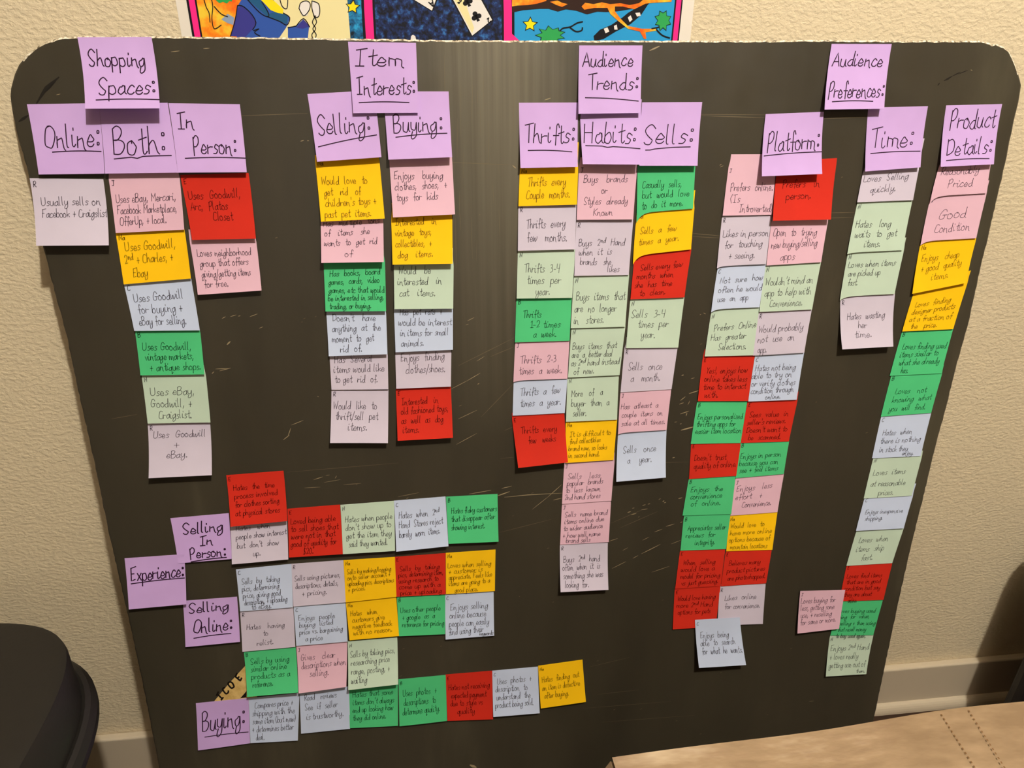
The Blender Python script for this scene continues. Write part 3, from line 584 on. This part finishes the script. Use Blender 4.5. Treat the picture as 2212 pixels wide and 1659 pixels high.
    if key in FULL_LAB: lab = FULL_LAB[key]
    else:
        sn = LAB.get(key, sn)
        lab = '%s sticky note reading "%s" %s' % (color, sn.rstrip('.,;:'), WHERE[colm])
    root['label'] = lab
    count[lab] = count.get(lab, 0)+1
for k, c in count.items():
    if c > 1: print('DUPLICATE LABEL', k)
    if len(k.split()) > 16: print('LONG LABEL', len(k.split()), k)
# ---------------------------------------------------------------- poster on the wall above the board
paper_m = mat('poster_paper', s2l((232, 224, 214)), .45, .35)
pink_m = mat('hot_pink_print', s2l((250, 40, 140)), .45, .35)
pblack_m = mat('poster_black_print', s2l((14, 12, 20)), .5, .3)
sky_m = mat('sky_blue_print', s2l((38, 152, 214)), .45, .35)
navy_m = mat('navy_speckle_print', s2l((20, 30, 60)), .45, .35)
noise_col(navy_m, [(.42, s2l((12, 14, 26))), (.56, s2l((28, 48, 100))), (.70, s2l((56, 120, 190)))], 130, 5, rough=.65)
teal_m = mat('teal_speckle_print', s2l((20, 100, 150)), .45, .35)
noise_col(teal_m, [(.36, s2l((10, 28, 44))), (.5, s2l((24, 100, 150))), (.62, s2l((44, 160, 215)))], 110, 5, rough=.65)
fire_m = mat('orange_print', s2l((245, 120, 20)), .45, .35)
noise_col(fire_m, [(.35, s2l((240, 90, 16))), (.5, s2l((248, 140, 24))), (.66, s2l((244, 205, 60)))], 45, 4)
cream_m = mat('cream_print', s2l((238, 226, 170)), .45, .35)
blue_m = mat('cobalt_print', s2l((46, 84, 170)), .45, .35)
violet_m = mat('indigo_print', s2l((54, 54, 140)), .45, .35)
dkblue_m = mat('deep_teal_print', s2l((28, 86, 130)), .45, .35)
yell_m = mat('yellow_print', s2l((248, 226, 20)), .45, .35)
green_m = mat('leaf_green_print', s2l((44, 160, 84)), .45, .35)
brown_m = mat('dark_brown_print', s2l((44, 22, 16)), .45, .35)
white_m = mat('white_print', s2l((236, 230, 226)), .45, .35)
PZ0 = Z_TOP-.10; PZ1 = Z_TOP+.80
PY = YW-.0006
def pw(px, py):
    p = px_wall(px, py, PY); return p.x, p.z
poster = empty('wall_poster', (.476, YW-.0004, PZ1))
tag(poster, 'bright cartoon poster with hot pink borders and playing cards on the wall above the board', 'poster')
x0, x1 = pw(379, 0)[0], pw(1496, 40)[0]
obj('poster_sheet', *box_vf(x0, x1, PY+.0001, YW-.0001, PZ0, PZ1), paper_m, poster)
lay_n = [0]
def flat(name, polys, m, layer, world=False, joined=False):
    if not joined and len(polys) > 1:
        for P in polys: flat(name, [P], m, layer, world)
        return
    """flat printed shapes: polygons given on the sheet, all on one print layer"""
    V = []; Fc = []
    for P in polys:
        b = len(V)
        pts = P if world else [pw(*q) for q in P]
        V += [(x, PY-.00004*layer, z) for x, z in pts]
        Fc.append(tuple(range(b, b+len(pts))))
    o = obj(name, V, Fc, m, poster)
    bm = bmesh.new(); bm.from_mesh(o.data); bmesh.ops.triangulate(bm, faces=bm.faces[:]); bmesh.ops.recalc_face_normals(bm, faces=bm.faces[:]); bm.to_mesh(o.data); bm.free()
    return o
def rect(a, b, c, d): return [(a, c), (b, c), (b, d), (a, d)]
X = lambda px, py=40: pw(px, py)[0]
Zt = PZ1-.03
# black keyline, pink frame, then the panels inside it
flat('keyline', [rect(X(409), X(1471), PZ0+.02, Zt)], pblack_m, 1, True)
flat('pink_frame', [rect(X(414), X(1468), PZ0+.022, Zt-.004)], pink_m, 2, True)
xa, xb = X(431), X(1454)
flat('inner_keyline', [rect(xa-.002, xb+.002, PZ0+.03, Zt-.014)], pblack_m, 3, True)
xm = X(948)
flat('fire_panel', [rect(xa, xa+.08, PZ0+.03, Zt-.02)], fire_m, 4, True)
flat('cream_panel', [rect(xa+.05, xa+.165, PZ0+.03, Zt-.02)], cream_m, 5, True)
flat('teal_panel', [rect(xa+.165, xm, PZ0+.03, Zt-.02)], teal_m, 4, True)
flat('sky_panel', [rect(xm, xb, PZ0+.03, Zt-.02)], sky_m, 4, True)
def ell(cx, cz, a, b, n=64, e=2.0):
    return [(cx+a*math.copysign(abs(math.cos(t))**(2/e), math.cos(t)), cz+b*math.copysign(abs(math.sin(t))**(2/e), math.sin(t))) for t in (2*math.pi*k/n for k in range(n))]
# central oval
zc = Z_TOP+.0; ao = (X(1106, 75)-X(790, 75))/2; xc = (X(1106, 75)+X(790, 75))/2
flat('oval_keyline', [ell(xc, zc, ao+.003, .303)], pblack_m, 6, True)
flat('oval_ring', [ell(xc, zc, ao, .30)], pink_m, 7, True)
flat('oval_inner_keyline', [ell(xc, zc, ao-.0095, .29)], pblack_m, 8, True)
flat('oval_night', [ell(xc, zc, ao-.012, .286)], navy_m, 9, True)
flat('ring_foot', [[(1105, 72), (1122, 88), (1100, 88), (1100, 60)]], pink_m, 8)
# left panel: folds of blue cloth over orange and cream
flat('blue_cloth', [[(512, 82), (508, 40), (514, 12), (530, -14), (585, -14), (600, 18), (627, 38), (618, 60), (603, 82)], [(622, 92), (622, 58), (640, 56), (655, 42), (668, 56), (664, 92)]], blue_m, 6)
flat('indigo_fold', [[(498, 78), (505, 50), (512, 20), (522, 12), (542, 30), (555, 48), (545, 64), (530, 80)], [(640, 60), (656, 42), (669, 57), (655, 62)]], violet_m, 7)
flat('teal_collar', [[(532, -4), (560, -4), (580, 30), (600, 24), (622, 34), (620, 52), (600, 44), (578, 36)]], dkblue_m, 8)
flat('yellow_tuft', [[(560, -4), (590, 0), (612, 20), (612, 30), (600, 28), (585, 22), (570, 6)]], yell_m, 9)
flat('grass_tuft', [[(462, -6), (505, -6), (500, 4), (496, 2), (490, 8), (482, 4), (474, 7), (468, 2)]], green_m, 6)
flat('grey_ribbon', [[(478, 42), (492, 30), (506, 38), (504, 54), (492, 50)]], mat('grey_blue_print', s2l((140, 160, 190)), .5, .3), 6)
flat('cream_ball', [[(646, 18), (650, 6), (662, 2), (670, 8), (668, 22), (664, 34), (652, 34)], [(674, 2), (688, 8), (691, 24), (688, 36), (680, 36), (674, 18)]], white_m, 8)
V = []; Fc = []
def pmap(x, y):
    X_, Z_ = pw(x, y); return (X_, PY-.0005, Z_)
lines_px = [[(456, -6), (460, 14), (458, 40), (463, 62), (478, 54)], [(463, 14), (478, 30), (492, 36)], [(514, 12), (526, 14), (545, 32), (553, 50), (546, 64)], [(532, -4), (560, 26), (578, 36), (580, 28), (566, 4)],
            [(578, 36), (604, 46), (620, 54), (626, 38), (612, 28)], [(646, 18), (650, 6), (662, 2), (670, 8), (668, 22), (656, 34), (646, 18)], [(674, 2), (688, 8), (691, 24), (688, 36), (680, 36), (674, 18), (674, 2)],
            [(682, 34), (675, 48), (682, 62), (674, 74), (676, 84)], [(678, 34), (684, 48), (676, 62), (683, 74), (681, 84)], [(640, 56), (656, 40), (669, 58)], [(622, 60), (640, 56)],
            [(440, -4), (446, 16), (452, 28), (454, 48)], [(498, 78), (508, 44), (513, 12)], [(548, 66), (560, 62), (550, 70), (562, 78)], [(604, -4), (610, 14), (620, 18), (622, -4)]]
for L in lines_px: ribbon(catmull(L, 4), 2.0, V, Fc, pmap)
obj('ink_line', V, Fc, pblack_m, poster)
flat('pale_nub', [[(887, 86), (888, 78), (892, 75), (897, 78), (899, 86)]], white_m, 10)
# stars
def star(cx, cy, r, k=.45, rot=0):
    return [(cx+(r if i % 2 == 0 else r*k)*math.sin(math.pi*i/5+rot), cy-(r if i % 2 == 0 else r*k)*math.cos(math.pi*i/5+rot)) for i in range(10)]
flat('star_keyline', [star(762, 15, 17, .5, .1), star(1145, 53, 18, .48, .05)], pblack_m, 7)
flat('star', [star(762, 15, 13.5, .5, .1), star(1145, 53, 14, .5, .05)], yell_m, 8)
# cards falling through the oval
flat('card_keyline', [[(886, -4), (934, 26), (947, -4)], [(972, -6), (1019, 80), (1067, 44), (1040, -6)]], pblack_m, 10)
flat('card', [[(889, -4), (933, 23), (943, -4)], [(976, -6), (1020, 77), (1063, 43), (1036, -6)]], white_m, 11)
flat('card_tint', [[(978, -6), (1020, 72), (1024, 60), (1010, 20), (1004, -6)]], cream_m, 12)
def club(cx, cy, s, a):
    ca, sa = math.cos(a), math.sin(a)
    def T(P): return [(cx+x*ca-y*sa, cy+x*sa+y*ca) for x, y in P]
    c = lambda x, y, r: T([(x+r*math.cos(t), y+r*math.sin(t)) for t in (2*math.pi*k/16 for k in range(16))])
    return [c(0, -s*.75, s*.6), c(-s*.65, s*.1, s*.6), c(s*.65, s*.1, s*.6), T([(-s*.12, -s*.4), (s*.12, -s*.4), (s*.4, s*1.2), (-s*.4, s*1.2)])]
flat('club', club(1029, 36, 9, -.45), pblack_m, 13, joined=True); flat('club', club(1010, 4, 9, -.45), pblack_m, 13, joined=True)
V = []; Fc = []
def place_px(txt, ox, oy, ang, sc, w):
    st, wd = text_strokes(txt, 4); ca, sa = math.cos(ang), math.sin(ang)
    for s in st: ribbon([(ox+(x*ca+y*sa)*sc, oy+(x*sa-y*ca)*sc) for x, y in s], w, V, Fc, lambda x, y: (pw(x, y)[0], PY-.00062, pw(x, y)[1]))
place_px('2', 1056, 38, 2.7, 1.1, 2.4); place_px('A', 934, 0, 2.6, 1.5, 2.6); place_px('2', 988, 6, 0.6, 1.0, 2.4)
obj('card_index', V, Fc, pblack_m, poster)
# right panel: hillside, branch and leaves against the sky
flat('dark_hillside', [[(1106, -6), (1106, 27), (1130, 22), (1165, 19), (1185, 19), (1205, 25), (1222, 20), (1245, 23), (1268, 31), (1290, 25), (1310, 26), (1335, 24), (1372, 18), (1400, 10), (1410, -6)]], brown_m, 10)
flat('dark_bough', [[(1402, 6), (1385, 32), (1362, 52), (1330, 68), (1304, 84), (1284, 88), (1282, 78), (1296, 64), (1320, 54), (1344, 38), (1356, 28), (1380, 14)]], pblack_m, 11)
flat('fire_ground', [[(1106, -6), (1106, 14), (1118, 12), (1140, 11), (1160, 8), (1180, 2), (1180, -6)], [(1188, 4), (1204, 1), (1214, 6), (1226, 9), (1214, 15), (1202, 11)],
     [(1256, 14), (1264, 6), (1282, 9), (1300, 5), (1318, 9), (1340, 7), (1360, 11), (1380, 7), (1396, -6), (1452, -6), (1450, 4), (1410, 6), (1394, 8), (1370, 20), (1345, 14), (1328, 14), (1328, 24), (1340, 40), (1356, 56), (1386, 62), (1416, 62), (1418, 66), (1394, 70), (1396, 84), (1391, 84), (1382, 68), (1356, 62), (1336, 46), (1318, 30), (1312, 17), (1284, 17), (1262, 21)]], fire_m, 12)
def leaf(cx, cy, rx, ry, n, seed):
    r_ = random.Random(seed)
    return [(cx+rx*(1.12 if k % 2 else .74)*r_.uniform(.9, 1.1)*math.cos(2*math.pi*k/(2*n)), cy+ry*(1.12 if k % 2 else .74)*r_.uniform(.9, 1.1)*math.sin(2*math.pi*k/(2*n))) for k in range(2*n)]
leafA = leaf(1190, 76, 27, 17, 9, 4)
leafB = leaf(1432, 44, 15, 19, 8, 6)
gro = lambda P, k: [(sum(a for a, b in P)/len(P)+(x-sum(a for a, b in P)/len(P))*k, sum(b for a, b in P)/len(P)+(y-sum(b for a, b in P)/len(P))*k) for x, y in P]
flat('leaf_keyline', [gro(leafA, 1.1), gro(leafB, 1.12)], pblack_m, 12)
flat('leaf_clump', [leafA, leafB], green_m, 13)
flat('pale_patch', [[(1304, 62), (1312, 59), (1316, 68), (1308, 72)], [(1326, 56), (1332, 53), (1334, 64), (1327, 64)], [(1356, 38), (1362, 33), (1366, 42), (1360, 48)], [(1372, 28), (1382, 27), (1384, 34), (1376, 36)]], white_m, 12)
V = []; Fc = []
for L in [[(1205, 76), (1214, 62), (1232, 58), (1246, 50), (1258, 47)], [(1232, 60), (1244, 68), (1256, 66), (1258, 60)], [(1408, 62), (1424, 58), (1430, 50)], [(1418, 64), (1430, 76), (1446, 82)], [(1186, 82), (1192, 74), (1206, 72)]]:
    ribbon(catmull(L, 4), 3.2, V, Fc, pmap)
obj('twig', V, Fc, pblack_m, poster)

# ---------------------------------------------------------------- dark plastic bin at the lower left
bin_m = mat('charcoal_plastic', s2l((30, 28, 26)), .48, .32)
bump(bin_m, 220, .18, .0008)
def sup(cx, cy, a, b, e, n=72):
    return [(cx+a*math.copysign(abs(math.cos(t))**(2/e), math.cos(t)), cy+b*math.copysign(abs(math.sin(t))**(2/e), math.sin(t))) for t in (2*math.pi*k/n for k in range(n))]
def loft(name, rings, m, parent, cap=(True, True), smooth=True):
    n = len(rings[0][0]); V = []; Fc = []
    for pts, z in rings: V += [(x, y, z) for x, y in pts]
    for r in range(len(rings)-1):
        for k in range(n): Fc.append((r*n+k, r*n+(k+1) % n, (r+1)*n+(k+1) % n, (r+1)*n+k))
    if cap[0]: Fc.append(tuple(range(n-1, -1, -1)))
    if cap[1]: Fc.append(tuple(range((len(rings)-1)*n, len(rings)*n)))
    o = obj(name, V, Fc, m, parent, smooth=smooth)
    if smooth:
        es = o.modifiers.new('crease', 'EDGE_SPLIT'); es.split_angle = math.radians(28)
    return o
bcx, bcy = -.25, -.402
bn = empty('storage_bin', (bcx, bcy, 0))
tag(bn, 'dark charcoal plastic bin with a domed lid at the lower left', 'bin')
r = lambda a, b, e=4: sup(bcx, bcy, a, b, e)
q3 = lambda a, b: sup(bcx, bcy, a, b, 3.2)
loft('bin_body', [(r(.185, .20), .0), (r(.19, .205), .008), (q3(.243, .243), .430), (q3(.243, .243), .438)], bin_m, bn)
q3 = lambda a, b: sup(bcx, bcy, a, b, 3.2)
loft('lid', [(q3(.262, .262), .430), (q3(.272, .272), .434), (q3(.276, .276), .442), (q3(.276, .276), .452), (q3(.271, .271), .461), (q3(.266, .266), .464), (q3(.262, .263), .462), (r(.2495, .2645, 3.8), .507), (r(.245, .262), .5135), (r(.240, .257), .515),
             (r(.19, .19, 2), .5155), (r(.1885, .1885, 2), .5148), (r(.186, .186, 2), .516), (r(.06, .06, 2), .520), (r(.01, .01, 2), .5205)], bin_m, bn)

# ---------------------------------------------------------------- cardboard box in the foreground
card_m = mat('brown_cardboard', s2l((196, 152, 100)), .7, .25)
noise_col(card_m, [(.3, s2l((122, 100, 77))), (.7, s2l((148, 126, 100)))], 14, 5, stretch=(1, 2.5, 1))
bump(card_m, 60, .25, .003, stretch=(1, 3, 1))
tape_m = mat('clear_packing_tape', s2l((176, 148, 112)), .16, .6)
noise_col(tape_m, [(.38, s2l((126, 104, 80))), (.56, s2l((146, 123, 97))), (.72, s2l((182, 162, 136)))], 9, 4, stretch=(1, 3.2, 1))  # glare painted into the tape colour as whitish streaks
bump(tape_m, 22, .4, .003, 4, stretch=(1.2, 3, 1))
ZB = .615
A = px_level(1322, 1641, ZB); Bp = px_level(2300, 1507, ZB)
dx = (Bp-A); dx.z = 0; dx.normalize(); dy = Vector((dx.y, -dx.x, 0))
def bw(a, b, z): p = A+dx*a+dy*b; return (p.x, p.y, z)
LB, DB = .50, .33
box = empty('cardboard_box', bw(LB/2, DB/2, 0))
tag(box, 'brown cardboard box with shiny packing tape in the right foreground', 'box')
def quadbox(name, a0, a1, b0, b1, z0, z1, m, bev=.002, tilt=0):
    V = [bw(a, b, z+(tilt if (a == a0) else 0)) for z in (z0, z1) for b in (b0, b1) for a in (a0, a1)]
    F_ = [(0, 1, 3, 2), (4, 6, 7, 5), (0, 4, 5, 1), (2, 3, 7, 6), (0, 2, 6, 4), (1, 5, 7, 3)]
    o = obj(name, V, F_, m, box)
    if bev:
        bm_ = o.modifiers.new('edges', 'BEVEL'); bm_.width = bev; bm_.segments = 2
    return o
T = .004
quadbox('side_panel', 0, T, 0, DB, 0, ZB-.006, card_m); quadbox('side_panel', LB-T, LB, 0, DB, 0, ZB-.006, card_m)
quadbox('side_panel', T, LB-T, 0, T, 0, ZB-.006, card_m); quadbox('side_panel', T, LB-T, DB-T, DB, 0, ZB-.006, card_m)
quadbox('bottom_panel', T, LB-T, T, DB-T, .001, .005, card_m)
# top flaps: two long ones meeting, a crushed short one at the left
def warp(name, a0, a1, b0, b1, m, z, amp, na=24, nb=10, seed=1, th=.004, skew=0):
    r_ = random.Random(seed); c = [(r_.uniform(5, 22), r_.uniform(5, 22), r_.uniform(0, 6), r_.uniform(.3, 1)) for k in range(5)]
    V = []
    for j in range(nb+1):
        for i in range(na+1):
            a = a0+(a1-a0)*i/na; b = b0+(b1-b0)*j/nb
            h = sum(w*math.sin(a*f1*1.6+b*f2*1.6+p) for f1, f2, p, w in c)/3*amp
            V.append(bw(a+skew*(b-b0), b, z+h))
    Fc = [(j*(na+1)+i, j*(na+1)+i+1, (j+1)*(na+1)+i+1, (j+1)*(na+1)+i) for j in range(nb) for i in range(na)]
    return obj(name, V, Fc, m, box, smooth=True, thick=-th)
warp('top_flap', .004, LB, -.001, DB*.5-.002, card_m, ZB-.0035, .0034, seed=3)
warp('top_flap', .004, LB, DB*.5+.002, DB, card_m, ZB-.0035, .0034, seed=5)
warp('packing_tape', .0, LB+.001, -.0005, .072, tape_m, ZB+.0022, .0034, na=60, nb=16, seed=9, th=.0003)['label'] = 'clear glossy packing tape'
V = [bw(0.002, 0, ZB-.004), bw(0.002, DB*.5, ZB-.004), bw(-.03, DB*.5-.02, ZB-.055), bw(-.026, .006, ZB-.045)]
obj('side_flap', V, [(0, 1, 2, 3)], card_m, box, thick=.004)
perf_m = mat('perforation_slot', s2l((110, 82, 54)), .9, .1)
V = []; Fc = []
def perf(a0, b0, a1, b1, nst):
    for k in range(nst):
        t = k/nst; t2 = t+.45/nst; w = .0007
        p = [(a0+(a1-a0)*t, b0+(b1-b0)*t), (a0+(a1-a0)*t2, b0+(b1-b0)*t2)]
        b = len(V); V.extend([bw(p[0][0]-w, p[0][1], ZB+.0065), bw(p[0][0]+w, p[0][1], ZB+.0065), bw(p[1][0]+w, p[1][1], ZB+.0065), bw(p[1][0]-w, p[1][1], ZB+.0065)]); Fc.append((b, b+1, b+2, b+3))
perf(.36, .004, .335, .12, 26); perf(.33, .004, .31, .12, 26)

obj('perforation', V, Fc, perf_m, box)['kind'] = 'stuff'

# ---------------------------------------------------------------- dark upright suitcase just outside the frame, its foot in view at the right
case_m = mat('black_nylon', s2l((22, 22, 28)), .6, .3)
bump(case_m, 300, .3, .001)
sx0, sx1, sy0, sy1 = 1.46, 1.86, -.36, -.09
cs = empty('suitcase', ((sx0+sx1)/2, (sy0+sy1)/2, 0))
tag(cs, 'black upright suitcase standing on the floor at the right edge', 'suitcase')
bevel_box('case_shell', sx0, sx1, sy0, sy1, .045, .56, case_m, cs, r=.05, seg=5)
for wx in (sx0+.06, sx1-.06):
    for wy in (sy0+.05, sy1-.05):
        V = []; Fc = []; n = 20
        for x in (-.012, .012):
            V += [(wx+x, wy+.024*math.cos(2*math.pi*k/n), .024+.024*math.sin(2*math.pi*k/n)) for k in range(n)]
        for k in range(n): Fc.append((k, (k+1) % n, n+(k+1) % n, n+k))
        Fc += [tuple(range(n-1, -1, -1)), tuple(range(n, 2*n))]
        obj('wheel', V, Fc, case_m, cs)
bevel_box('grip', sx0+.11, sx1-.11, (sy0+sy1)/2-.012, (sy0+sy1)/2+.012, .56, .585, case_m, cs, r=.01, seg=3)

# ---------------------------------------------------------------- ceiling light that lights the room
fx = empty('ceiling_light', (1.0, -1.50, ZC))
tag(fx, 'small round ceiling light with a bare bulb above the board', 'ceiling light')
cm = mat('white_enamel', s2l((230, 228, 220)), .4, .4)
cir = lambda r_: sup(1.0, -1.50, r_, r_, 2, 40)
loft('canopy', [(cir(.02), ZC-.05), (cir(.035), ZC-.045), (cir(.07), ZC-.012), (cir(.075), ZC)], cm, fx)
loft('socket', [(cir(.018), ZC-.095), (cir(.022), ZC-.09), (cir(.022), ZC-.05)], cm, fx)
